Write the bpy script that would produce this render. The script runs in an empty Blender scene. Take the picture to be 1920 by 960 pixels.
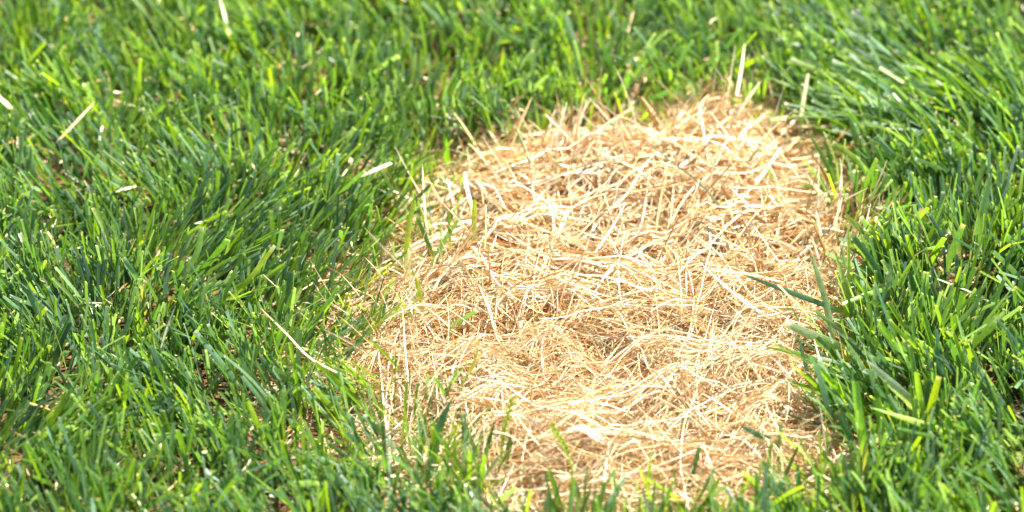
import bpy, math
import numpy as np
from mathutils import Vector

rng = np.random.default_rng(11)
R = math.radians
scene = bpy.context.scene

# ------------------------------------------------------------------ camera
PW, PH = 1920.0, 960.0
DIST, PITCH, FOCAL = 2.2, R(38.0), 120.0
cam_pos = np.array([0.0, -DIST * math.cos(PITCH), DIST * math.sin(PITCH)])
cam_data = bpy.data.cameras.new('camera')
cam = bpy.data.objects.new('camera', cam_data)
scene.collection.objects.link(cam)
cam.location = cam_pos
cam.rotation_euler = (R(90.0) - PITCH, 0.0, 0.0)
cam_data.lens = FOCAL
cam_data.sensor_width = 36.0
cam_data.clip_start = 0.05
cam_data.clip_end = 500.0
cam_data.dof.use_dof = True
cam_data.dof.focus_distance = 2.115
cam_data.dof.aperture_fstop = 4.2
scene.camera = cam

# ------------------------------------------------------------------ sky, sun, exposure
SUN_EL, SUN_AZ = R(61.0), R(58.0)          # azimuth clockwise from +Y (away from the camera)
world = bpy.data.worlds.new('World')
scene.world = world
world.use_nodes = True
wn = world.node_tree
sky = wn.nodes.new('ShaderNodeTexSky')
sky.sky_type = 'NISHITA'
sky.sun_disc = False
sky.sun_elevation = SUN_EL
sky.sun_rotation = SUN_AZ
wn.links.new(sky.outputs[0], wn.nodes['Background'].inputs[0])
wn.nodes['Background'].inputs[1].default_value = 0.06
sd_ = bpy.data.lights.new('sun', 'SUN')
sd_.energy = 5.0
sd_.angle = R(0.5)
sd_.color = (1.0, 0.95, 0.86)
sun = bpy.data.objects.new('sun', sd_)
scene.collection.objects.link(sun)
to_sun = Vector((math.cos(SUN_EL) * math.sin(SUN_AZ), math.cos(SUN_EL) * math.cos(SUN_AZ), math.sin(SUN_EL)))
sun.rotation_euler = to_sun.to_track_quat('Z', 'Y').to_euler()
sun.location = (1.5, 2.0, 3.0)
vs = scene.view_settings
vs.view_transform = 'Standard'
vs.look = 'None'
vs.gamma = 1.0
vs.use_curve_mapping = False
vs.exposure = 2.05

# ------------------------------------------------------------------ pixel <-> ground
fwd = np.array([0.0, math.cos(PITCH), -math.sin(PITCH)])
upv = np.array([0.0, math.sin(PITCH), math.cos(PITCH)])
TANX = 18.0 / FOCAL


def px3(px, py, z=0.0):
    u = (np.asarray(px, float) - PW / 2) / (PW / 2) * TANX
    v = -(np.asarray(py, float) - PH / 2) / (PW / 2) * TANX
    dx = u
    dy = fwd[1] + v * upv[1]
    dz = fwd[2] + v * upv[2]
    t = (z - cam_pos[2]) / dz
    return np.stack([cam_pos[0] + dx * t, cam_pos[1] + dy * t, np.zeros_like(t) + z], -1)


def to_px(x, y, z=0.0):
    ry = y - cam_pos[1]
    rz = z - cam_pos[2]
    d = ry * fwd[1] + rz * fwd[2]
    v = ry * upv[1] + rz * upv[2]
    return PW / 2 + x / d / TANX * PW / 2, PH / 2 - v / d / TANX * PW / 2


MPP = DIST * 2 * TANX / PW                    # metres per photo pixel at the aim point

# ------------------------------------------------------------------ smooth noise built of sines


class Noise:
    def __init__(self, wl, n=14, seed=0):
        r = np.random.default_rng(seed)
        a = r.uniform(0, 2 * math.pi, n)
        k = 2 * math.pi / wl * r.uniform(0.6, 1.6, n)
        self.kx, self.ky, self.ph = k * np.cos(a), k * np.sin(a), r.uniform(0, 6.28, n)
        self.n = n

    def __call__(self, x, y):
        x = np.asarray(x, float); y = np.asarray(y, float)
        s = np.zeros(np.broadcast(x, y).shape)
        for i in range(self.n):
            s = s + np.sin(self.kx[i] * x + self.ky[i] * y + self.ph[i])
        return s / math.sqrt(self.n / 2)          # about unit variance


nA, nB, nC, nD = Noise(.10, seed=1), Noise(.10, seed=2), Noise(.035, seed=3), Noise(.05, seed=4)
nS, nH1, nH2, nE = Noise(.05, seed=5), Noise(.11, seed=6), Noise(.045, seed=7), Noise(.03, seed=8)
nK, nT = Noise(.16, seed=9), Noise(.07, seed=10)


def sstep(a, b, x):
    t = np.clip((x - a) / (b - a), 0, 1)
    return t * t * (3 - 2 * t)


# outline of the dead patch where it meets the soil, traced from the photograph
patch_px = np.array([(880, 318), (960, 292), (1040, 272), (1130, 252), (1200, 222), (1290, 190), (1400, 205),
                     (1480, 232), (1560, 246), (1650, 285), (1625, 330), (1560, 360), (1570, 420), (1630, 480), (1625, 560),
                     (1610, 640), (1600, 720), (1600, 800), (1585, 885), (1530, 950), (1330, 985), (1150, 992),
                     (1000, 985), (910, 950), (825, 895), (755, 815), (665, 750), (625, 690), (625, 600), (690, 510),
                     (755, 440), (780, 380), (800, 340)], float)
poly = px3(patch_px[:, 0], patch_px[:, 1])[:, :2]


def patch_sd(x, y):
    """signed distance in metres to the patch outline, negative inside"""
    x = np.asarray(x, float); y = np.asarray(y, float)
    best = np.full(x.shape, 1e9)
    inside = np.zeros(x.shape, bool)
    n = len(poly)
    for i in range(n):
        ax, ay = poly[i]; bx, by = poly[(i + 1) % n]
        ex, ey = bx - ax, by - ay
        t = np.clip(((x - ax) * ex + (y - ay) * ey) / (ex * ex + ey * ey), 0, 1)
        best = np.minimum(best, (x - ax - t * ex) ** 2 + (y - ay - t * ey) ** 2)
        c = ((ay > y) != (by > y)) & (x < ex * (y - ay) / (ey + 1e-12) + ax)
        inside ^= c
    d = np.sqrt(best)
    return np.where(inside, -d, d)


def soil(x, y):
    f = np.exp(-(np.asarray(x) ** 2 + np.asarray(y) ** 2) / 1.2)
    return f * (0.003 * nH1(x, y) + 0.0012 * nC(x, y))


def gpx(px, py, cx, cy, sx, sy):
    return np.exp(-((px - cx) / sx) ** 2 - ((py - cy) / sy) ** 2)


def mat_h(x, y):
    """height of the straw mat above z = 0"""
    sd = patch_sd(x, y)
    px, py = to_px(x, y)
    f = sstep(0.01, -0.05, sd)
    h = 0.014 + 0.0022 * nH2(x, y) + 0.0018 * nS(x, y)
    h = h + 0.010 * gpx(px, py, 1120, 350, 260, 50) + 0.010 * gpx(px, py, 1570, 520, 90, 70)
    h = h + 0.008 * gpx(px, py, 1150, 610, 300, 45) - 0.006 * gpx(px, py, 1350, 520, 250, 30)
    h = h - 0.012 * gpx(px, py, 1490, 320, 110, 60)
    return soil(x, y) + f * np.maximum(h, 0.001)


# ------------------------------------------------------------------ strip meshes (blades and straws)


def frames(P):
    T = np.gradient(P, axis=1)
    return T / (np.linalg.norm(T, axis=2, keepdims=True) + 1e-12)


def strip_arrays(P, W, half, fold, colr):
    """P centre line (n,s,3), W unit width (n,s,3), half width (n,s), fold (n,), colr (n,s,3)"""
    n, s, _ = P.shape
    T = frames(P)
    W = W - (W * T).sum(2, keepdims=True) * T
    W = W / (np.linalg.norm(W, axis=2, keepdims=True) + 1e-12)
    N = np.cross(T, W)
    h = half[..., None]
    off = N * h * np.asarray(fold)[:, None, None]
    V = np.stack([P - W * h + off, P, P + W * h + off], 2)          # n,s,3,3
    C = np.repeat(colr[:, :, None, :], 3, 2)
    A = np.tile(np.array([-1.0, 0.0, 1.0]), (n, s, 1))
    i = np.arange(n)[:, None, None] * (s * 3) + np.arange(s - 1)[None, :, None] * 3 + np.arange(2)[None, None, :]
    F = np.stack([i, i + 1, i + 4, i + 3], -1).reshape(-1, 4)
    return V.reshape(-1, 3), F, C.reshape(-1, 3), A.reshape(-1)


def strip_mesh(name, V, F, C, A):
    me = bpy.data.meshes.new(name)
    me.vertices.add(len(V)); me.vertices.foreach_set('co', V.astype(np.float32).ravel())
    me.loops.add(len(F) * 4); me.loops.foreach_set('vertex_index', F.astype(np.int32).ravel())
    me.polygons.add(len(F)); me.polygons.foreach_set('loop_start', (np.arange(len(F)) * 4).astype(np.int32))
    me.polygons.foreach_set('use_smooth', np.ones(len(F), bool))
    ca = me.attributes.new('tint', 'FLOAT_COLOR', 'POINT')
    ca.data.foreach_set('color', np.concatenate([C, np.ones((len(C), 1))], 1).astype(np.float32).ravel())
    aa = me.attributes.new('across', 'FLOAT', 'POINT')
    aa.data.foreach_set('value', A.astype(np.float32))
    me.update(calc_edges=True)
    return me


def link(name, me, material, parent=None, loc=None):
    o = bpy.data.objects.new(name, me)
    scene.collection.objects.link(o)
    if material is not None:
        me.materials.append(material)
    if parent is not None:
        o.parent = parent
    if loc is not None:
        o.location = loc
    return o


def tag(o, label=None, cat=None, group=None, kind=None):
    for k, v in (('label', label), ('category', cat), ('group', group), ('kind', kind)):
        if v:
            o[k] = v
    return o


# ------------------------------------------------------------------ materials


def new_mat(name):
    m = bpy.data.materials.new(name)
    m.use_nodes = True
    nt = m.node_tree
    return m, nt, nt.nodes, nt.links, nt.nodes['Principled BSDF'], nt.nodes['Material Output']


def leaf_material(name, rough, spec, transl, tl_col, stripe):
    m, nt, N, L, bsdf, out = new_mat(name)
    at = N.new('ShaderNodeAttribute'); at.attribute_name = 'tint'
    ac = N.new('ShaderNodeAttribute'); ac.attribute_name = 'across'
    tc = N.new('ShaderNodeTexCoord')
    no = N.new('ShaderNodeTexNoise'); no.inputs['Scale'].default_value = 420.0; no.inputs['Detail'].default_value = 3.0
    L.new(tc.outputs['Object'], no.inputs['Vector'])
    # fine lengthwise veins
    mu = N.new('ShaderNodeMath'); mu.operation = 'MULTIPLY'; mu.inputs[1].default_value = 17.0
    si = N.new('ShaderNodeMath'); si.operation = 'SINE'
    L.new(ac.outputs['Fac'], mu.inputs[0]); L.new(mu.outputs[0], si.inputs[0])
    ad = N.new('ShaderNodeMath'); ad.operation = 'MULTIPLY_ADD'; ad.inputs[1].default_value = stripe
    L.new(si.outputs[0], ad.inputs[0])
    mr = N.new('ShaderNodeMapRange'); mr.inputs['From Min'].default_value = 0.3; mr.inputs['From Max'].default_value = 0.7
    mr.inputs['To Min'].default_value = 0.82; mr.inputs['To Max'].default_value = 1.16
    L.new(no.outputs['Fac'], mr.inputs['Value']); L.new(mr.outputs[0], ad.inputs[2])
    mx = N.new('ShaderNodeMix'); mx.data_type = 'RGBA'; mx.blend_type = 'MULTIPLY'; mx.inputs['Factor'].default_value = 1.0
    cb = N.new('ShaderNodeCombineColor')
    for k in range(3):
        L.new(ad.outputs[0], cb.inputs[k])
    L.new(at.outputs['Color'], mx.inputs[6]); L.new(cb.outputs[0], mx.inputs[7])
    L.new(mx.outputs[2], bsdf.inputs['Base Color'])
    bsdf.inputs['Roughness'].default_value = rough
    bsdf.inputs['Specular IOR Level'].default_value = spec
    bu = N.new('ShaderNodeBump'); bu.inputs['Strength'].default_value = 0.25; bu.inputs['Distance'].default_value = 0.0003
    L.new(si.outputs[0], bu.inputs['Height']); L.new(bu.outputs[0], bsdf.inputs['Normal'])
    tl = N.new('ShaderNodeBsdfTranslucent')
    m2 = N.new('ShaderNodeMix'); m2.data_type = 'RGBA'; m2.blend_type = 'MULTIPLY'; m2.inputs['Factor'].default_value = 1.0
    L.new(mx.outputs[2], m2.inputs[6]); m2.inputs[7].default_value = (*tl_col, 1)
    L.new(m2.outputs[2], tl.inputs['Color'])
    ms = N.new('ShaderNodeMixShader'); ms.inputs[0].default_value = transl
    L.new(bsdf.outputs[0], ms.inputs[1]); L.new(tl.outputs[0], ms.inputs[2]); L.new(ms.outputs[0], out.inputs['Surface'])
    return m


M_GRASS = leaf_material('grass_leaf', 0.40, 0.95, 0.43, (2.1, 1.95, 0.6), 0.10)
M_STRAW = leaf_material('dry_straw', 0.5, 0.4, 0.20, (1.1, 1.02, 0.85), 0.05)

m, nt, N, L, bsdf, out = new_mat('soil_ground')
tc = N.new('ShaderNodeTexCoord')
n1 = N.new('ShaderNodeTexNoise'); n1.inputs['Scale'].default_value = 60.0; n1.inputs['Detail'].default_value = 8.0
L.new(tc.outputs['Object'], n1.inputs['Vector'])
cr = N.new('ShaderNodeValToRGB')
cr.color_ramp.elements[0].position = 0.3; cr.color_ramp.elements[0].color = (0.028, 0.017, 0.010, 1)
cr.color_ramp.elements[1].position = 0.7; cr.color_ramp.elements[1].color = (0.17, 0.095, 0.045, 1)
L.new(n1.outputs['Fac'], cr.inputs[0])
# lawn colour takes over far from the modelled blades
ln = N.new('ShaderNodeVectorMath'); ln.operation = 'LENGTH'; L.new(tc.outputs['Object'], ln.inputs[0])
mr = N.new('ShaderNodeMapRange'); mr.inputs['From Min'].default_value = 0.9; mr.inputs['From Max'].default_value = 1.3
L.new(ln.outputs['Value'], mr.inputs['Value'])
cg = N.new('ShaderNodeValToRGB')
cg.color_ramp.elements[0].position = 0.35; cg.color_ramp.elements[0].color = (0.02, 0.05, 0.01, 1)
cg.color_ramp.elements[1].position = 0.65; cg.color_ramp.elements[1].color = (0.09, 0.19, 0.03, 1)
L.new(n1.outputs['Fac'], cg.inputs[0])
mx = N.new('ShaderNodeMix'); mx.data_type = 'RGBA'
L.new(mr.outputs[0], mx.inputs['Factor']); L.new(cr.outputs[0], mx.inputs[6]); L.new(cg.outputs[0], mx.inputs[7])
L.new(mx.outputs[2], bsdf.inputs['Base Color'])
bsdf.inputs['Roughness'].default_value = 0.95
bsdf.inputs['Specular IOR Level'].default_value = 0.15
n2 = N.new('ShaderNodeTexNoise'); n2.inputs['Scale'].default_value = 350.0; n2.inputs['Detail'].default_value = 6.0
L.new(tc.outputs['Object'], n2.inputs['Vector'])
bu = N.new('ShaderNodeBump'); bu.inputs['Strength'].default_value = 0.9; bu.inputs['Distance'].default_value = 0.004
L.new(n2.outputs['Fac'], bu.inputs['Height']); L.new(bu.outputs[0], bsdf.inputs['Normal'])
M_SOIL = m

# ------------------------------------------------------------------ ground: one sheet to the horizon
lin = np.linspace(-0.8, 0.8, 161)
far = np.array([1.2, 2, 4, 10, 30, 100, 200.0])
ax_ = np.concatenate([-far[::-1], lin, far])
gx, gy = np.meshgrid(ax_, ax_)
gz = soil(gx, gy)
k = len(ax_)
gi = np.arange(k * k).reshape(k, k)
gf = np.stack([gi[:-1, :-1], gi[:-1, 1:], gi[1:, 1:], gi[1:, :-1]], -1).reshape(-1, 4)
me = bpy.data.meshes.new('ground')
me.from_pydata(np.stack([gx, gy, gz], -1).reshape(-1, 3).tolist(), [], gf.tolist())
me.polygons.foreach_set('use_smooth', np.ones(len(gf), bool))
ground = tag(link('ground', me, M_SOIL), 'brown soil under the lawn and the straw', kind='structure')

# ------------------------------------------------------------------ green blades
GREENS = np.array([(0.050, 0.108, 0.064), (0.050, 0.120, 0.048), (0.068, 0.158, 0.030), (0.110, 0.212, 0.022), (0.190, 0.300, 0.018)])


def lean_field(px, py):
    ax = -0.16 + 0.0 * px
    ay = 0.02 + 0.0 * px
    for cx, cy, sx, sy, vx, vy in ((480, 520, 240, 120, 1.15, 0.15), (1740, 230, 190, 110, -1.25, -0.15),
                                   (40, 850, 150, 120, 0.85, 0.1), (250, 420, 200, 120, -0.25, 0.0),
                                   (1560, 60, 150, 70, -0.35, 0.1), (1800, 480, 160, 200, 0.25, 0.0),
                                   (1650, 800, 120, 120, -0.45, 0.1), (700, 330, 110, 70, 0.9, -0.1),
                                   (1000, 180, 200, 60, 0.35, -0.2), (620, 800, 200, 150, -0.15, 0.0)):
        g = gpx(px, py, cx, cy, sx, sy)
        ax = ax + g * vx
        ay = ay + g * vy
    return ax, ay


def blade_colors(n, s, yellow, tipped, rg):
    """per blade colour with pale sheath at the base and, when mown, a torn pale tip"""
    u = np.clip(rg.beta(1.0, 1.35, n) + yellow, 0, 1) * (len(GREENS) - 1)
    i = np.minimum(u.astype(int), len(GREENS) - 2)
    f = (u - i)[:, None]
    c = GREENS[i] * (1 - f) + GREENS[i + 1] * f
    c = c * rg.uniform(0.8, 1.4, (n, 1))
    wax_sheen = rg.random(n) < 0.22                               # greyish leaves: waxy bloom plus pale reflected sheen put into the colour
    c = np.where(wax_sheen[:, None], c * 0.35 + np.array([0.125, 0.205, 0.125]), c)
    t = np.linspace(0, 1, s)
    base = np.array([0.22, 0.24, 0.09])
    wb = (np.clip(1 - t / 0.3, 0, 1) ** 1.5 * 0.75)[None, :, None]
    C = c[:, None, :] * (1 - wb) + base * wb
    tipc = np.where(rg.random((n, 1)) < 0.35, np.array([[0.66, 0.56, 0.40]]), np.array([[0.55, 0.58, 0.42]]))
    k = (rg.random(n) ** 2 * tipped)[:, None]
    C[:, -1, :] = C[:, -1, :] * (1 - k) + tipc * k
    return C


def make_blades(x, y, az, lean, bend, length, width, rg, yellow, cut=None, pointed=0.2, s=6, z0=None, dry=0.0):
    n = len(x)
    t = np.concatenate([np.linspace(0, 0.965, s - 1), [1.0]])
    th = lean[:, None] + bend[:, None] * t[None, :] ** 1.4
    th = np.minimum(th, R(100))
    if cut is not None:                                  # mown: no tip above the cutting height
        mean_c = np.maximum(np.cos(th[:, s // 2]), 0.15)
        lim = cut / mean_c
        was_cut = length > lim
        length = np.minimum(length, lim)
    else:
        was_cut = rg.random(n) < 0.6
    az_t = az[:, None] + rg.normal(0, 0.15, n)[:, None] * t[None, :] ** 2
    D = np.stack([np.sin(th) * np.cos(az_t), np.sin(th) * np.sin(az_t), np.cos(th)], -1)
    dt = np.diff(t, prepend=0)[None, :, None]
    P = np.cumsum(D * dt, 1) * length[:, None, None]
    zz = soil(x, y) - 0.003 if z0 is None else z0
    P = P + np.stack([x, y, zz], -1)[:, None, :]
    P[:, :, 2] = np.maximum(P[:, :, 2], (zz)[:, None])
    phi = rg.uniform(0, 2 * math.pi, n)[:, None] * 0.5 + rg.normal(0, 0.6, n)[:, None] * t[None, :]
    S = np.stack([-np.sin(az_t), np.cos(az_t), 0 * az_t], -1)
    Nn = np.cross(D, S)
    W = S * np.cos(phi)[..., None] + Nn * np.sin(phi)[..., None]
    prof_cut = np.interp(t, [0, 0.25, 0.6, 1], [0.62, 0.95, 1.0, 0.78])
    prof_pt = np.interp(t, [0, 0.25, 0.6, 0.85, 1], [0.65, 0.95, 0.95, 0.55, 0.06])
    pt = (~was_cut) & (rg.random(n) < pointed + 0.5)
    prof = np.where(pt[:, None], prof_pt, prof_cut)
    half = 0.5 * width[:, None] * prof
    fold = rg.uniform(0.05, 0.4, n)
    C = blade_colors(n, s, yellow, np.where(pt, 0.0, 1.0), rg)
    if np.any(dry):
        dr = np.broadcast_to(np.asarray(dry, float), (n,))[:, None, None]
        straw = STRAWS[rg.integers(0, 4, n)][:, None, :]
        C = C * (1 - dr) + straw * dr
    return strip_arrays(P, W, half, fold, C)


STRAWS = np.array([(0.84, 0.72, 0.51), (0.78, 0.61, 0.37), (0.68, 0.48, 0.24), (0.56, 0.33, 0.13), (0.43, 0.23, 0.09), (0.36, 0.40, 0.23)])


def green_points(x0, x1, y0, y1, dens, rg, per=3):
    n = int((x1 - x0) * (y1 - y0) * dens / per)
    x = rg.uniform(x0, x1, n); y = rg.uniform(y0, y1, n)
    keep = rg.random(n) < np.clip(0.74 + 0.34 * nD(x, y), 0.2, 1)
    return x[keep], y[keep]


def lawn_params(x, y, rg):
    px, py = to_px(x, y)
    n = len(x)
    ax, ay = lean_field(px, py)
    ax = ax + 0.22 * nA(x, y) + rg.normal(0, 0.24, n)
    ay = ay + 0.20 * nB(x, y) + rg.normal(0, 0.26, n)
    wild = np.where(rg.random(n) < 0.16, 2.6, 1.0)          # some blades lie across the others
    ax = ax + rg.normal(0, 0.10, n) * wild + (wild > 1) * rg.normal(0, 0.45, n)
    ay = ay + rg.normal(0, 0.10, n) * wild + (wild > 1) * rg.normal(0, 0.30, n)
    mag = np.hypot(ax, ay)
    az = np.arctan2(ay, ax)
    lean = np.clip(mag, 0, 1.35) * 0.70
    bend = np.abs(rg.normal(0.0, 0.20, n)) + 0.2 * np.clip(mag - 0.5, 0, 1)
    return px, py, az, lean, bend


# full-density lawn round the patch
(xl, _, _), (xr, _, _) = px3(-190, 480), px3(2110, 480)
yb, yt = px3(960, 1130)[1], px3(960, -170)[1]
x, y = green_points(xl, xr, yb, yt, 74000, rng)
sd = patch_sd(x, y) + 0.006 * nE(x, y) + rng.normal(0, 0.0065, len(x))
px, py = to_px(x, y)
p = sstep(-0.006, 0.008, sd)
p = np.maximum(p, 0.30 * sstep(-0.060, -0.005, sd) * (px < 900) * (py < 760))
p = np.maximum(p, 0.42 * sstep(-0.055, 0.0, sd) * (py < 300) * (px > 1150))
p = np.maximum(p, 0.16 * sstep(-0.035, 0.0, sd) * (px > 1380))
p = np.maximum(p, 0.05 * sstep(-0.03, 0.0, sd))
# thin spots in the lawn where the soil and thatch show
thin = 0.6 * gpx(px, py, 100, 480, 50, 25) + 0.4 * gpx(px, py, 300, 830, 60, 25)
keep = rng.random(len(x)) < p * (1 - thin)
x, y = np.repeat(x[keep], 3), np.repeat(y[keep], 3)
x = x + rng.normal(0, 0.0016, len(x)); y = y + rng.normal(0, 0.0016, len(x))
px, py, az, lean, bend = lawn_params(x, y, rng)
n = len(x)
sd = patch_sd(x, y)
length = rng.normal(0.050, 0.012, n).clip(0.018, 0.085)
length *= np.where(sd < 0.0, np.where(px < 920, 0.85, 0.62), 1.0)
length *= 1 + 0.25 * sstep(1500, 1700, px)
cut = (0.040 + 0.004 * nK(x, y) + 0.003 * nC(x, y) + rng.normal(0, 0.006, n)) * (1 + 0.22 * sstep(1500, 1750, px) * sstep(120, 260, py))
cut = np.where(lean > 0.7, cut * 1.05, cut)
width = rng.lognormal(math.log(0.0020), 0.32, n).clip(0.0009, 0.0042)
width *= np.where(sd < 0.0, 0.70, 1.0) * (1 + 0.2 * sstep(1500, 1700, px))
yellow = 0.10 * nT(x, y) + 0.17 * gpx(px, py, 450, 60, 600, 200) + np.where(sd < 0.006, 0.38, 0.0) - 0.10 * gpx(px, py, 250, 600, 260, 180)
V, F, C, A = make_blades(x, y, az, lean, bend, length, width, rng, yellow, cut=cut, pointed=0.1)
tag(link('lawn_grass', strip_mesh('lawn_grass', V, F, C, A), M_GRASS),
    'short mown green lawn grass all round the dead straw patch', 'grass', kind='stuff')
print('lawn blades', n)

# the lawn goes on beyond the frame
x, y = green_points(-1.15, 1.15, -1.0, 1.15, 27000, rng, per=2)
keep = ~((x > xl) & (x < xr) & (y > yb) & (y < yt))
x, y = np.repeat(x[keep], 2), np.repeat(y[keep], 2)
n = len(x)
x = x + rng.normal(0, 0.003, n); y = y + rng.normal(0, 0.003, n)
V, F, C, A = make_blades(x, y, rng.uniform(0, 6.28, n), np.abs(rng.normal(0.2, 0.25, n)), np.abs(rng.normal(0.2, 0.25, n)),
                         rng.normal(0.05, 0.01, n).clip(0.02, 0.08), rng.lognormal(math.log(0.0045), 0.25, n).clip(0.002, 0.008), rng, 0.1 * nT(x, y),
                         cut=0.042 + rng.normal(0, 0.004, n), s=4)
tag(link('lawn_grass', strip_mesh('outer_lawn', V, F, C, A), M_GRASS),
    'mown green lawn stretching on beyond the grass round the patch', 'grass', kind='stuff')

# ------------------------------------------------------------------ straw


def make_straws(x, y, head, length, width, layer, tilt, arch, curl, rg, s=7, cols=None, lift=None, pale=0.0):
    n = len(x)
    t = np.linspace(0, 1, s)
    hd = head[:, None] + curl[:, None] * (t - 0.5)[None, :] + rg.normal(0, 0.045, (n, s)).cumsum(1)
    step = length[:, None] / (s - 1)
    ct = np.cos(tilt)[:, None]
    X = x[:, None] + np.cumsum(np.cos(hd) * step * ct, 1)
    Y = y[:, None] + np.cumsum(np.sin(hd) * step * ct, 1)
    up = np.sin(tilt)[:, None] * length[:, None] * t[None, :]
    flat = np.abs(tilt)[:, None] < 0.35
    base = np.where(flat, mat_h(X, Y), mat_h(x, y)[:, None])
    Z = base + layer[:, None] + up + arch[:, None] * np.sin(math.pi * t)[None, :]
    P = np.stack([X, Y, Z], -1)
    P[:, :, 2] = np.maximum(P[:, :, 2], soil(X, Y) + 0.0006)
    T = frames(P)
    ref = rg.normal(0, 1, (n, 1, 3)); ref[:, :, 2] *= 0.35
    W = np.cross(T, ref) + 0.0
    prof = np.interp(t, [0, 0.15, 0.7, 1], [0.75, 1.0, 0.9, 0.3])
    half = 0.5 * width[:, None] * prof[None, :] * rg.uniform(0.85, 1.15, (n, s))
    fold = rg.uniform(0.3, 1.1, n)
    if cols is None:
        w = np.array([0.30 + pale, 0.25, 0.20, 0.15, 0.08, 0.04]); w = w / w.sum()
        c = STRAWS[rg.choice(6, n, p=w)] * rg.uniform(0.85, 1.12, (n, 1))
    else:
        c = cols
    C = np.repeat(c[:, None, :], s, 1) * rg.uniform(0.93, 1.07, (n, s, 1))
    return strip_arrays(P, W, half, fold, np.clip(C, 0, 0.88))


def straw_batch(n, rg, top=False):
    """straws of the patch: place, heading, size"""
    xs = []; ys = []
    lo, hi = poly.min(0) - 0.02, poly.max(0) + 0.02
    x = rg.uniform(lo[0], hi[0], n * 4); y = rg.uniform(lo[1], hi[1], n * 4)
    sd = patch_sd(x, y) + 0.008 * nE(x, y)
    px, py = to_px(x, y)
    p = sstep(0.030, -0.006, sd)
    p = p * (1 - 0.72 * gpx(px, py, 1490, 325, 75, 40)) * (1 - 0.55 * gpx(px, py, 1620, 275, 70, 25)) * (1 - 0.6 * gpx(px, py, 1420, 215, 170, 40))
    if top:
        p = p * sstep(-0.012, -0.035, sd)
    k = np.nonzero(rg.random(n * 4) < p)[0][:n]
    x, y, px, py = x[k], y[k], px[k], py[k]
    n = len(x)
    fine = sstep(480, 620, py)
    head = 0.45 * nA(x, y) + rg.normal(0, 0.50, n) + 0.28
    head = np.where(rg.random(n) < 0.25, rg.uniform(0, 6.28, n), head) + np.where(rg.random(n) < 0.5, math.pi, 0)
    length = rg.lognormal(math.log(0.056), 0.36, n).clip(0.016, 0.10)
    width = rg.lognormal(0, 0.33, n) * (0.00140 * (1 - fine) + 0.00070 * fine)
    return x, y, px, py, head, length, width.clip(0.0006, 0.0042)


patch = tag(bpy.data.objects.new('dead_grass_patch', None), 'round patch of matted dead straw-coloured grass in the green lawn', 'dead grass')
scene.collection.objects.link(patch)
cx, cy = poly.mean(0)
patch.location = (cx, cy, 0)


def into(o, parent):
    o.parent = parent
    o.matrix_parent_inverse.identity()
    o.location = Vector(o.location) - parent.location


x, y, px, py, head, length, width = straw_batch(21000, rng)
n = len(x)
spiky = 0.04 + 0.22 * gpx(px, py, 1130, 330, 240, 50) + 0.30 * gpx(px, py, 1580, 500, 80, 90) + 0.2 * gpx(px, py, 720, 650, 80, 80)
st = rng.random(n) < spiky
tilt = np.where(st, rng.uniform(0.5, 1.25, n), rng.normal(0, 0.05, n))
length = np.where(st, length * 0.6, length)
layer = np.where(st, -0.006, rng.uniform(-0.017, 0.006, n))
V, F, C, A = make_straws(x, y, head, length, width, layer, tilt, np.abs(rng.normal(0, 0.0025, n)), rng.normal(0, 0.32, n), rng)
V = V - np.array([cx, cy, 0])
o = link('matted_straw', strip_mesh('matted_straw', V, F, C, A), M_STRAW, patch)
tag(o, kind='stuff')
print('straws', n)

# the straws lying on top that one can pick out
x, y, px, py, head, length, width = straw_batch(290, rng, top=True)
n = len(x)
length = np.minimum(length * 1.15 + 0.012, 0.085)
width = np.minimum(width * 1.2, 0.0020)
st = rng.random(n) < 0.04 + 0.3 * gpx(px, py, 1120, 330, 260, 50)
length = np.where(st, length * 0.55, length)
tilt = np.where(st, rng.uniform(0.4, 1.1, n), rng.normal(0.03, 0.06, n))
V, F, C, A = make_straws(x, y, head, length, width, np.where(st, -0.004, rng.uniform(0.002, 0.008, n)), tilt,
                         np.abs(rng.normal(0, 0.004, n)), rng.normal(0, 0.4, n), rng, s=8, pale=0.4)
nv, nf = 8 * 3, 7 * 2
for i in range(n):
    v = V[i * nv:(i + 1) * nv]
    b = v[1].copy()
    me = strip_mesh('straw', v - b, F[:nf], C[i * nv:(i + 1) * nv], A[:nv])
    link('straw', me, M_STRAW, patch, (b[0] - cx, b[1] - cy, b[2]))

# ------------------------------------------------------------------ dry clippings and dead leaves low in the lawn
n = 5500
x = rng.uniform(xl, xr, n); y = rng.uniform(yb, yt, n)
sd = patch_sd(x, y)
keep = sd > 0.004
x, y, sd = x[keep], y[keep], sd[keep]
n = len(x)
near = np.exp(-sd / 0.03)
length = rng.lognormal(math.log(0.0075), 0.5, n).clip(0.003, 0.03)
width = rng.lognormal(math.log(0.0013), 0.3, n)
lay = rng.beta(1.2, 2.0, n) * 0.030
V, F, C, A = make_straws(x, y, rng.uniform(0, 6.28, n), length, width, lay, rng.normal(0, 0.33, n).clip(-.34, .34), 0 * x, rng.normal(0, 0.6, n), rng, s=4)
tag(link('dry_clippings', strip_mesh('dry_clippings', V, F, C, A), M_STRAW),
    'scattered dry clippings and thatch low between the green blades', 'clippings', kind='stuff')

# ------------------------------------------------------------------ hand-placed blades and straws


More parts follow.
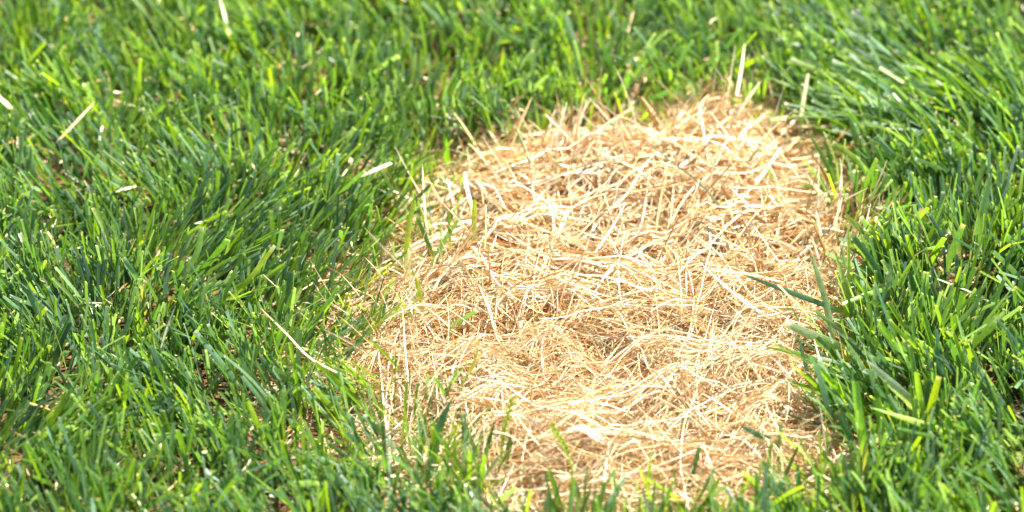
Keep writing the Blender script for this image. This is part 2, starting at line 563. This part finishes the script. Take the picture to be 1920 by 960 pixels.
def polyline(pts, s):
    """smooth curve through pixel points with heights in cm (base first)"""
    P = np.array([px3(a, b, h * 0.01) for a, b, h in pts])
    if len(P) == 2:
        mid = (P[0] + P[1]) / 2 + np.array([0, 0, 0.06 * np.linalg.norm(P[1] - P[0])])
        P = np.array([P[0], mid, P[1]])
    d = np.concatenate([[0], np.cumsum(np.linalg.norm(np.diff(P, axis=0), axis=1))])
    d /= d[-1]
    t = np.linspace(0, 1, s)
    out = np.zeros((s, 3))
    m = np.gradient(P, d, axis=0)
    for i in range(len(P) - 1):
        sel = (t >= d[i]) & (t <= d[i + 1])
        h = d[i + 1] - d[i]
        u = ((t[sel] - d[i]) / h)[:, None]
        out[sel] = ((2 * u**3 - 3 * u**2 + 1) * P[i] + (u**3 - 2 * u**2 + u) * h * m[i]
                    + (-2 * u**3 + 3 * u**2) * P[i + 1] + (u**3 - u**2) * h * m[i + 1])
    return out


def placed(name, cat, pts, wpx, col, label, tip=None, pointed=False, face=(-0.35, -0.75, 0.5), group=None, parent=None, mat=None,
           prof=None, basecol=None, s=10):
    P = polyline(pts, s)[None]
    if name == 'grass_shoot':                     # rooted in the soil under the mat
        r0 = P[0, 0] + np.array([0, 0, 0]); r0[2] = float(soil(r0[0], r0[1])) - 0.003
        P = np.concatenate([r0[None, None], P], 1)
        s = s + 1
    else:
        face = (0.55, -0.5, 0.65)
    T = frames(P)
    W = np.cross(T, np.array(face)[None, None, :])
    t = np.linspace(0, 1, s)
    if prof is None:
        prof = np.interp(t, [0, 0.25, 0.6, 0.85, 1], [0.7, 1, 0.95, 0.6, 0.08]) if pointed else np.interp(t, [0, 0.25, 0.6, 1], [0.7, 1.0, 1.0, 0.75])
    half = (0.5 * wpx * MPP * prof)[None]
    C = np.tile(np.array(col, float), (1, s, 1)) * rng.uniform(0.92, 1.08, (1, s, 1))
    if basecol is not None:
        w = np.clip(1 - t / 0.35, 0, 1)[None, :, None]
        C = C * (1 - w) + np.array(basecol) * w
    if tip is not None:
        C[:, -1] = tip
    V, F, C, A = strip_arrays(P, W, half, np.array([0.3]), C)
    b = P[0, 0].copy()
    o = link(name, strip_mesh(name, V - b, F, C, A), mat or (M_STRAW if 'straw' in name else M_GRASS), parent, b)
    if parent is not None:
        o.location = Vector(b) - parent.location
    else:
        tag(o, label, cat, group)
    return o


YG, LG, MG, DG, TG, PG = (0.30, 0.40, 0.012), (0.15, 0.28, 0.03), (0.07, 0.18, 0.025), (0.035, 0.12, 0.02), (0.05, 0.14, 0.07), (0.22, 0.33, 0.17)
CR, TAN, OR = (0.84, 0.70, 0.46), (0.74, 0.54, 0.30), (0.55, 0.31, 0.11)
TIP = (0.60, 0.56, 0.34)

PL = [
    # green shoots in the straw at the left rim
    ('grass_shoot', [(888, 468, 0.6), (889, 375, 3.2)], 11, YG, 'short yellow-green blade standing alone upright in the straw', None, False),
    ('grass_shoot', [(761, 515, 0.4), (764, 440, 2.4), (776, 374, 4.4)], 11, YG, 'tall yellow-green blade rising from the straw at the patch rim', None, False),
    ('grass_shoot', [(812, 480, 0.6), (795, 440, 1.8), (780, 405, 2.9)], 9, MG, 'dark green blade leaning away in a V of two shoots', TIP, False),
    ('grass_shoot', [(808, 500, 0.5), (830, 455, 1.8), (859, 412, 3.0)], 9, LG, 'light green blade, brighter arm of a V of two shoots', None, False),
    ('grass_shoot', [(843, 452, 0.8), (842, 412, 2.0), (846, 380, 3.0)], 7, LG, 'small green shoot behind the V of two shoots', None, True),
    ('grass_shoot', [(762, 532, 0.4), (763, 500, 1.4), (766, 465, 2.4)], 13, (0.55, 0.58, 0.36), 'whitish green leaf sheath split at the foot of a yellow shoot', (0.8, 0.78, 0.62), True),
    ('grass_shoot', [(792, 585, 0.6), (785, 545, 1.8), (772, 500, 3.0)], 8, YG, 'yellow-green blade bent beside the pale split sheath', None, True),
    ('grass_shoot', [(842, 617, 0.8), (865, 600, 1.3), (896, 582, 1.7)], 9, LG, 'low green leaf fanning out flat over fine straw', TIP, False),
    ('grass_shoot', [(865, 720, 0.9), (884, 690, 1.8), (898, 648, 3.0)], 6, (0.3, 0.36, 0.03), 'thin yellowing stem leaning over the pale fine straw', None, True),
    # blades crossing the right rim of the patch
    ('grass_shoot', [(1606, 596, 0.6), (1540, 570, 2.3), (1480, 548, 2.6), (1385, 511, 2.2)], 10, TG, 'long blue-green blade lying far out over the straw', (0.4, 0.46, 0.28), True),
    ('grass_shoot', [(1562, 640, 0.4), (1546, 560, 2.6), (1531, 510, 4.0), (1518, 462, 5.2)], 12, PG, 'pale grey-green blade standing in front of the orange straw mound', (0.8, 0.72, 0.5), True),
    ('grass_shoot', [(1590, 658, 0.5), (1530, 632, 2.0), (1472, 607, 2.4)], 17, PG, 'broad ribbed silvery blade lying flat with torn white end', (0.9, 0.85, 0.7), False),
    ('grass_shoot', [(1560, 685, 0.4), (1490, 662, 1.6), (1434, 650, 1.7)], 9, LG, 'narrow light green blade lying flat below the ribbed silvery one', None, True),
    ('grass_shoot', [(1592, 584, 0.4), (1591, 500, 3.1), (1591, 414, 5.8)], 7, (0.26, 0.40, 0.03), 'straight thin bright green blade upright beside the straw mound', (0.7, 0.62, 0.35), True),
    ('grass_shoot', [(1664, 580, 0.5), (1640, 500, 3.0), (1601, 445, 4.6)], 12, DG, 'dark green broad blade arching over towards the straw mound', None, False),
    ('grass_shoot', [(1672, 540, 2.0), (1625, 552, 2.6), (1580, 570, 2.6)], 8, LG, 'yellowish green blade lying across behind the upright thin one', TIP, False),
    ('grass_shoot', [(1525, 735, 0.4), (1512, 690, 1.6), (1496, 630, 3.0)], 8, TG, 'grey-green bent blade with slack tip in the shaded straw', None, True),
    # back rim and combed blades behind the patch
    ('grass_shoot', [(1700, 205, 1.0), (1600, 160, 3.0), (1482, 112, 4.4)], 13, (0.36, 0.48, 0.12), 'longest pale lime blade lying over the back rim of the patch', (0.6, 0.6, 0.4), False),
    ('grass_shoot', [(1720, 195, 1.0), (1640, 150, 3.2), (1560, 115, 4.4)], 13, (0.28, 0.44, 0.18), 'pale green blunt blade lying parallel behind the longest lime blade', (0.75, 0.75, 0.6), False),
    ('grass_shoot', [(1700, 250, 0.6), (1655, 195, 2.6), (1606, 150, 4.0)], 12, (0.34, 0.50, 0.07), 'bright lime blade leaning left with a square-cut end', (0.6, 0.6, 0.4), False),
    ('grass_shoot', [(1660, 212, 0.6), (1620, 185, 2.0), (1575, 165, 2.8)], 9, YG, 'short yellow-lime blade leaning left under the square-cut one', TIP, False),
    ('grass_shoot', [(1650, 340, 0.3), (1649, 200, 4.6), (1638, 96, 7.6)], 6, LG, 'tallest thin blade standing up from the right back rim', None, True),
    ('grass_shoot', [(1622, 335, 0.3), (1606, 270, 2.6), (1591, 218, 4.2)], 11, MG, 'stout dark blade standing at the back corner of the patch', None, True),
    ('grass_shoot', [(1576, 345, 0.3), (1566, 290, 2.2), (1553, 245, 3.6)], 7, LG, 'slim blade with sunlit base before the bare brown soil', None, True),
    ('grass_shoot', [(838, 322, 0.3), (836, 285, 2.0), (834, 250, 3.6)], 14, (0.12, 0.30, 0.02), 'stubby bright green shoot at the upper left rim of the straw', None, True),
    ('grass_shoot', [(1010, 92, 2.0), (950, 68, 3.6), (896, 18, 5.4)], 13, (0.22, 0.36, 0.12), 'wide pale green blade bent over in the grass behind the patch', TIP, False),
    ('grass_shoot', [(514, 205, 1.0), (511, 165, 2.8), (505, 128, 4.4)], 9, YG, 'lone yellow-green blade in the soft green grass far behind', None, False),
    # right-hand lawn
    ('grass_shoot', [(1735, 780, 1.0), (1680, 728, 3.2), (1625, 676, 4.8)], 18, (0.30, 0.38, 0.28), 'widest silvery blade leaning left out of the right-hand lawn', (0.75, 0.75, 0.6), True),
    ('grass_shoot', [(1622, 862, 0.4), (1612, 790, 3.0), (1603, 715, 5.4)], 16, (0.16, 0.34, 0.04), 'broad bright green blade standing upright before the front right rim', None, False),
    ('grass_shoot', [(1600, 765, 0.6), (1565, 725, 2.4), (1530, 683, 4.0)], 11, (0.20, 0.36, 0.02), 'yellow-green blade leaning left over the shaded straw', TIP, False),
    ('grass_shoot', [(1738, 790, 2.0), (1750, 745, 3.6), (1760, 706, 5.0)], 13, YG, 'yellow-green blade leaning right next to the widest silvery blade', TIP, False),
    ('grass_shoot', [(1728, 765, 2.2), (1722, 730, 3.4), (1718, 698, 4.6)], 11, (0.22, 0.38, 0.03), 'short yellow-green upright blade next to the widest silvery blade', None, False),
    ('grass_shoot', [(1822, 500, 0.8), (1836, 420, 3.8), (1860, 322, 7.0)], 17, (0.18, 0.32, 0.10), 'long broad pale green blade soaring out of the right-hand lawn', None, True),
    ('grass_shoot', [(1770, 520, 0.6), (1785, 470, 2.6), (1806, 420, 4.6)], 13, (0.13, 0.27, 0.07), 'straight medium green blade tilted right below the soaring blade', TIP, False),
    # front rim
    ('grass_shoot', [(806, 838, 0.8), (825, 795, 2.4), (845, 752, 3.8)], 14, TG, 'dark teal blade leaning right at the front left rim', None, True),
    ('grass_shoot', [(1452, 830, 0.8), (1420, 815, 1.8), (1388, 798, 2.2)], 12, (0.05, 0.15, 0.08), 'dark teal blade lying on the straw at the front right', None, True),
    # left lawn
    ('grass_shoot', [(424, 566, 1.0), (470, 520, 3.0), (515, 460, 4.8)], 10, YG, 'long yellow-green blade leaning right through the left-hand lawn', TIP, False),
    ('grass_shoot', [(345, 515, 2.2), (370, 470, 3.6), (378, 425, 4.8)], 12, LG, 'upright light green blade in the left-hand lawn beside leaning blades', TIP, False),
    ('grass_shoot', [(200, 440, 2.6), (186, 412, 3.6), (174, 390, 4.4)], 11, PG, 'pale sheen blade tilted left in the left-hand lawn', TIP, False),
    ('grass_shoot', [(268, 545, 2.4), (248, 510, 3.8), (230, 484, 4.6)], 12, (0.12, 0.25, 0.12), 'grey-sheened blade tilted left below the dry reddish gap', TIP, False),
    # straws
    ('dry_straw', [(1498, 264, 0.4), (1505, 205, 2.3), (1516, 138, 4.4)], 9, CR, 'single cream straw standing upright behind the patch', None, False),
    ('dry_straw', [(1394, 372, 1.0), (1430, 328, 2.0), (1465, 277, 3.2)], 8, (0.86, 0.78, 0.62), 'straight white straw poking up beside the bare soil', None, False),
    ('dry_straw', [(632, 698, 3.2), (583, 672, 3.8), (540, 628, 4.2), (488, 577, 4.4)], 4, (0.56, 0.42, 0.24), 'long thin curved straw lying across green blades left of the patch', None, True),
    ('dry_straw', [(302, 652, 2.0), (315, 610, 3.3), (330, 572, 4.6)], 4, (0.8, 0.66, 0.55), 'thin pinkish straw upright in the left-hand lawn', None, True),
    ('dry_straw', [(106, 268, 3.2), (140, 232, 3.9), (179, 190, 4.4)], 6, (0.5, 0.38, 0.22), 'tan straw lying slantwise on the far left lawn', None, True),
    ('dry_straw', [(430, 68, 2.4), (424, 38, 3.4), (412, -4, 4.6)], 8, CR, 'beige dead blade in the blurred grass at the far back', None, True),
    ('dry_straw', [(22, 204, 3.6), (8, 190, 4.0), (-14, 168, 4.2)], 9, TAN, 'tan dead blade end at the far left of the lawn', None, True),
    ('dry_straw', [(1146, 838, 1.2), (1118, 818, 2.2), (1098, 804, 2.7), (1064, 808, 2.2)], 12, (0.86, 0.76, 0.62), 'thick white straw with a bent elbow at the front', None, False),
    ('dry_straw', [(1452, 602, 1.6), (1385, 556, 2.6), (1310, 490, 3.0)], 6, CR, 'long straight cream straw lying over the middle of the mat', None, True),
    ('dry_straw', [(803, 440, 0.6), (796, 380, 2.4), (792, 306, 4.6)], 5, CR, 'thin cream straw standing tallest at the upper left rim', None, True),
    ('dry_straw', [(888, 400, 1.2), (876, 350, 2.8), (872, 322, 3.6)], 8, (0.86, 0.76, 0.56), 'thick cream straw sticking up behind the lone yellow-green shoot', None, False),
    ('dry_straw', [(860, 408, 0.8), (848, 370, 2.2), (838, 332, 3.4)], 6, CR, 'slanting cream straw rising over the small green shoots', None, True),
    ('dry_straw', [(1546, 460, 0.8), (1538, 430, 2.0), (1530, 392, 3.2)], 6, CR, 'short pointed straw upright on the right rim behind the mound', None, True),
    ('dry_straw', [(1010, 660, 1.4), (1016, 600, 2.8), (1022, 700, 1.2)], 4, CR, 'hair-thin straw looped over the fine straw', None, True),
    ('dry_straw', [(1560, 380, 0.6), (1530, 350, 2.0), (1512, 326, 3.0)], 6, TAN, 'tan straw leaning left out of the right rim grass', None, True),
    ('dry_straw', [(735, 305, 2.6), (705, 318, 2.8), (668, 334, 2.8)], 7, (0.55, 0.46, 0.34), 'pale dead leaf lying on green blades left of the back rim', None, True),
    ('dry_straw', [(1365, 145, 3.8), (1374, 168, 2.0), (1362, 195, 0.8)], 8, TAN, 'bent tan straw with a drooping tip at the back rim', None, True),
]
for k_, (nm, pts, w, col, lab, tip, pt) in enumerate(PL):
    if k_ < 17:                                   # these grow through the straw mat
        pts = [(a, b, h + (1.3 if k_ < 9 else 1.8)) for a, b, h in pts]
    elif nm == 'dry_straw' and k_ > 46:
        pts = [(a, b, h + 0.7) for a, b, h in pts]
    elif 27 <= k_ < 36:
        pts = [(a, b, h + 1.0) for a, b, h in pts]
    if pts[2:] and lab.startswith('hair-thin'):
        pts = [(1022, 715, 1.0), (1016, 660, 2.0), (1030, 600, 2.4)]
        lab = 'hair-thin straw lying up and down over the fine straw'
    if 'lying across green' in lab or 'far left' in lab or 'on green blades' in lab or 'left-hand lawn' in lab:
        pts = [(a, b, h + 0.7) for a, b, h in pts]
    placed(nm, 'grass shoot' if nm == 'grass_shoot' else 'straw', pts, w, col, lab, tip, pt,
           basecol=(0.40, 0.42, 0.16) if nm == 'grass_shoot' else None)


# green stalks with rows of seed along them
def seed_stalk(pts, label):
    root = tag(bpy.data.objects.new('seed_stalk', None), label, 'seed stalk')
    scene.collection.objects.link(root)
    root.location = px3(*pts[0][:2], pts[0][2] * 0.01)
    placed('stem', None, pts, 5, (0.22, 0.34, 0.02), None, parent=root, mat=M_GRASS)
    P = polyline(pts, 40)
    k0 = 14
    for i in range(k0, 40, 2):
        side = 1 if (i // 2) % 2 else -1
        c = P[i]; t = P[min(i + 1, 39)] - P[i - 1]; t = t / np.linalg.norm(t)
        sd2 = np.cross(t, [0, -0.5, 0.8]); sd2 = sd2 / np.linalg.norm(sd2) * side
        L_, w_ = 0.0042, 0.0009
        ax3 = t * 0.9 + sd2 * 0.35; ax3 /= np.linalg.norm(ax3)
        u = np.cross(ax3, [0, -0.5, 0.8]); u /= np.linalg.norm(u)
        v = np.cross(ax3, u)
        b = c + sd2 * 0.0004
        ring = [b + ax3 * L_ * 0.4 + (u * math.cos(q) + v * math.sin(q)) * w_ for q in np.arange(5) * 2 * math.pi / 5]
        vv = np.array([b] + ring + [b + ax3 * L_]) - np.array(root.location)
        ff = [(0, 1 + (q + 1) % 5, 1 + q) for q in range(5)] + [(6, 1 + q, 1 + (q + 1) % 5) for q in range(5)]
        me = bpy.data.meshes.new('seed')
        me.from_pydata(vv.tolist(), [], ff)
        ca = me.attributes.new('tint', 'FLOAT_COLOR', 'POINT')
        ca.data.foreach_set('color', np.tile([0.24, 0.33, 0.02, 1], len(vv)).astype(np.float32))
        link('seed', me, M_GRASS, root)


seed_stalk([(940, 868, 1.9), (944, 815, 3.6), (962, 745, 5.6)], 'green stalk set with small seeds, upright before the front straw')
seed_stalk([(1076, 885, 1.9), (1060, 840, 3.4), (1034, 798, 4.8)], 'yellow-green seed stalk leaning left near the bent white straw')

# ------------------------------------------------------------------ tufts that stand out of the lawn
TUFTS = [
    # px, py, blades, lean x, lean y, height m, width m, yellow, dry, label
    (430, 560, 14, 0.85, 0.1, 0.062, 0.0038, 0.12, 0, 'big tuft of broad blades combed to the right in the left-hand lawn'),
    (560, 560, 12, 0.75, 0.0, 0.058, 0.0034, 0.18, 0, 'tuft of slanting yellowish blades between combed tuft and straw rim'),
    (330, 600, 10, 0.1, 0.0, 0.052, 0.0036, -0.1, 0, 'dark upright tuft in the deep green hollow of the left-hand lawn'),
    (60, 850, 12, 0.9, 0.2, 0.060, 0.0034, 0.15, 0, 'tuft fanning out sideways in the front corner lawn, left'),
    (235, 800, 9, -0.2, 0.1, 0.055, 0.0036, 0.0, 0, 'loose tuft with crossing pale blades in the front left lawn'),
    (1705, 540, 13, 0.1, 0.1, 0.066, 0.0036, 0.12, 0, 'tall upright tuft on the right rim behind the mound'),
    (1660, 640, 12, -0.1, 0.0, 0.062, 0.0038, 0.0, 0, 'dense upright tuft on the right rim before the mound'),
    (1790, 660, 12, 0.4, 0.1, 0.064, 0.0038, 0.05, 0, 'tuft of broad blades leaning right in the right-hand lawn'),
    (1610, 830, 11, -0.35, 0.0, 0.060, 0.0040, 0.0, 0, 'tuft of thick blades leaning left at the front right rim'),
    (1290, 985, 10, 0.05, 0.0, 0.046, 0.0032, 0.2, 0, 'bright tuft poking up before the front edge of the straw'),
    (1455, 960, 10, 0.1, 0.0, 0.044, 0.0036, 0.05, 0, 'blunt pale tuft at the front right corner of the straw'),
    (1060, 990, 9, -0.1, 0.0, 0.042, 0.0034, 0.0, 0, 'low sparse tuft at the front edge under the bent white straw'),
    (900, 900, 10, 0.15, 0.1, 0.046, 0.0036, 0.1, 0, 'tuft at the front left rim below the green seed stalk'),
    (770, 800, 12, 0.2, 0.1, 0.046, 0.0026, 0.40, 0, 'leafy tuft pushing into the straw at the left front rim'),
    (650, 640, 10, 0.25, 0.1, 0.042, 0.0020, 0.55, 0, 'yellowish tuft thinning out into straw at the left rim'),
    (960, 215, 10, 0.1, -0.1, 0.060, 0.0038, -0.05, 0, 'dark tuft overhanging the back left rim of the straw'),
    (1150, 180, 12, 0.3, -0.2, 0.062, 0.0036, -0.02, 0, 'sprawling dark tuft at the back rim of the straw'),
    (1330, 165, 10, 0.25, 0.0, 0.058, 0.0036, 0.12, 0, 'lighter upright tuft at the back rim by the bent tan straw'),
    (1760, 270, 14, -1.0, -0.1, 0.072, 0.0036, 0.1, 0, 'long-bladed tuft flattened to the left behind the right rim'),
    (1585, 110, 12, -0.5, 0.0, 0.070, 0.0038, 0.2, 0, 'bright tuft leaning left above the lime blades'),
    (1645, 455, 16, 0.05, 0.0, 0.042, 0.0016, 0.0, 1.0, 'tuft of thin brown dead stalks standing among green blades'),
    (1575, 560, 18, -0.1, -0.1, 0.034, 0.0015, 0.0, 1.0, 'orange-tan tuft of dead stems forming the mound at the right rim'),
]
for (tx, ty, nb, lx, ly, hh, ww, yel, dry, lab) in TUFTS:
    b0 = px3(tx, ty)
    root = tag(bpy.data.objects.new('dry_tuft' if dry else 'grass_tuft', None), lab, 'dead tuft' if dry else 'grass tuft')
    scene.collection.objects.link(root)
    z0 = float(soil(b0[0], b0[1]))
    root.location = (b0[0], b0[1], z0)
    sp = 0.010 if not dry else 0.008
    bx = b0[0] + rng.normal(0, sp, nb); by = b0[1] + rng.normal(0, sp, nb)
    ax = lx + rng.normal(0, 0.30, nb); ay = ly + rng.normal(0, 0.30, nb)
    V, F, C, A = make_blades(bx, by, np.arctan2(ay, ax), np.clip(np.hypot(ax, ay), 0, 1.4) * 0.75, np.abs(rng.normal(0.15, 0.2, nb)),
                             hh * rng.uniform(0.75, 1.1, nb), ww * rng.uniform(0.8, 1.2, nb), rng, yel * np.ones(nb), s=8, pointed=0.2, dry=float(dry))
    nv, nf = 24, 14
    for i in range(nb):
        v = V[i * nv:(i + 1) * nv]
        b = v[1].copy()
        me = strip_mesh('blade', v - b, F[:nf], C[i * nv:(i + 1) * nv], A[:nv])
        link('stalk' if dry else 'blade', me, M_STRAW if dry else M_GRASS, root, (b[0] - b0[0], b[1] - b0[1], b[2] - z0))
    if not dry:
        V, F, C, A = make_blades(b0[0] + rng.normal(0, sp, 2), b0[1] + rng.normal(0, sp, 2), rng.uniform(0, 6.28, 2), rng.uniform(0.5, 1.0, 2),
                                 rng.uniform(0.2, 0.7, 2), hh * rng.uniform(0.6, 0.9, 2), 0.0016 * np.ones(2), rng, np.zeros(2), s=8, dry=1.0)
        for i in range(2):
            v = V[i * nv:(i + 1) * nv]
            b = v[1].copy()
            link('dry_leaf', strip_mesh('dry_leaf', v - b, F[:nf], C[i * nv:(i + 1) * nv], A[:nv]), M_STRAW, root, (b[0] - b0[0], b[1] - b0[1], b[2] - z0))
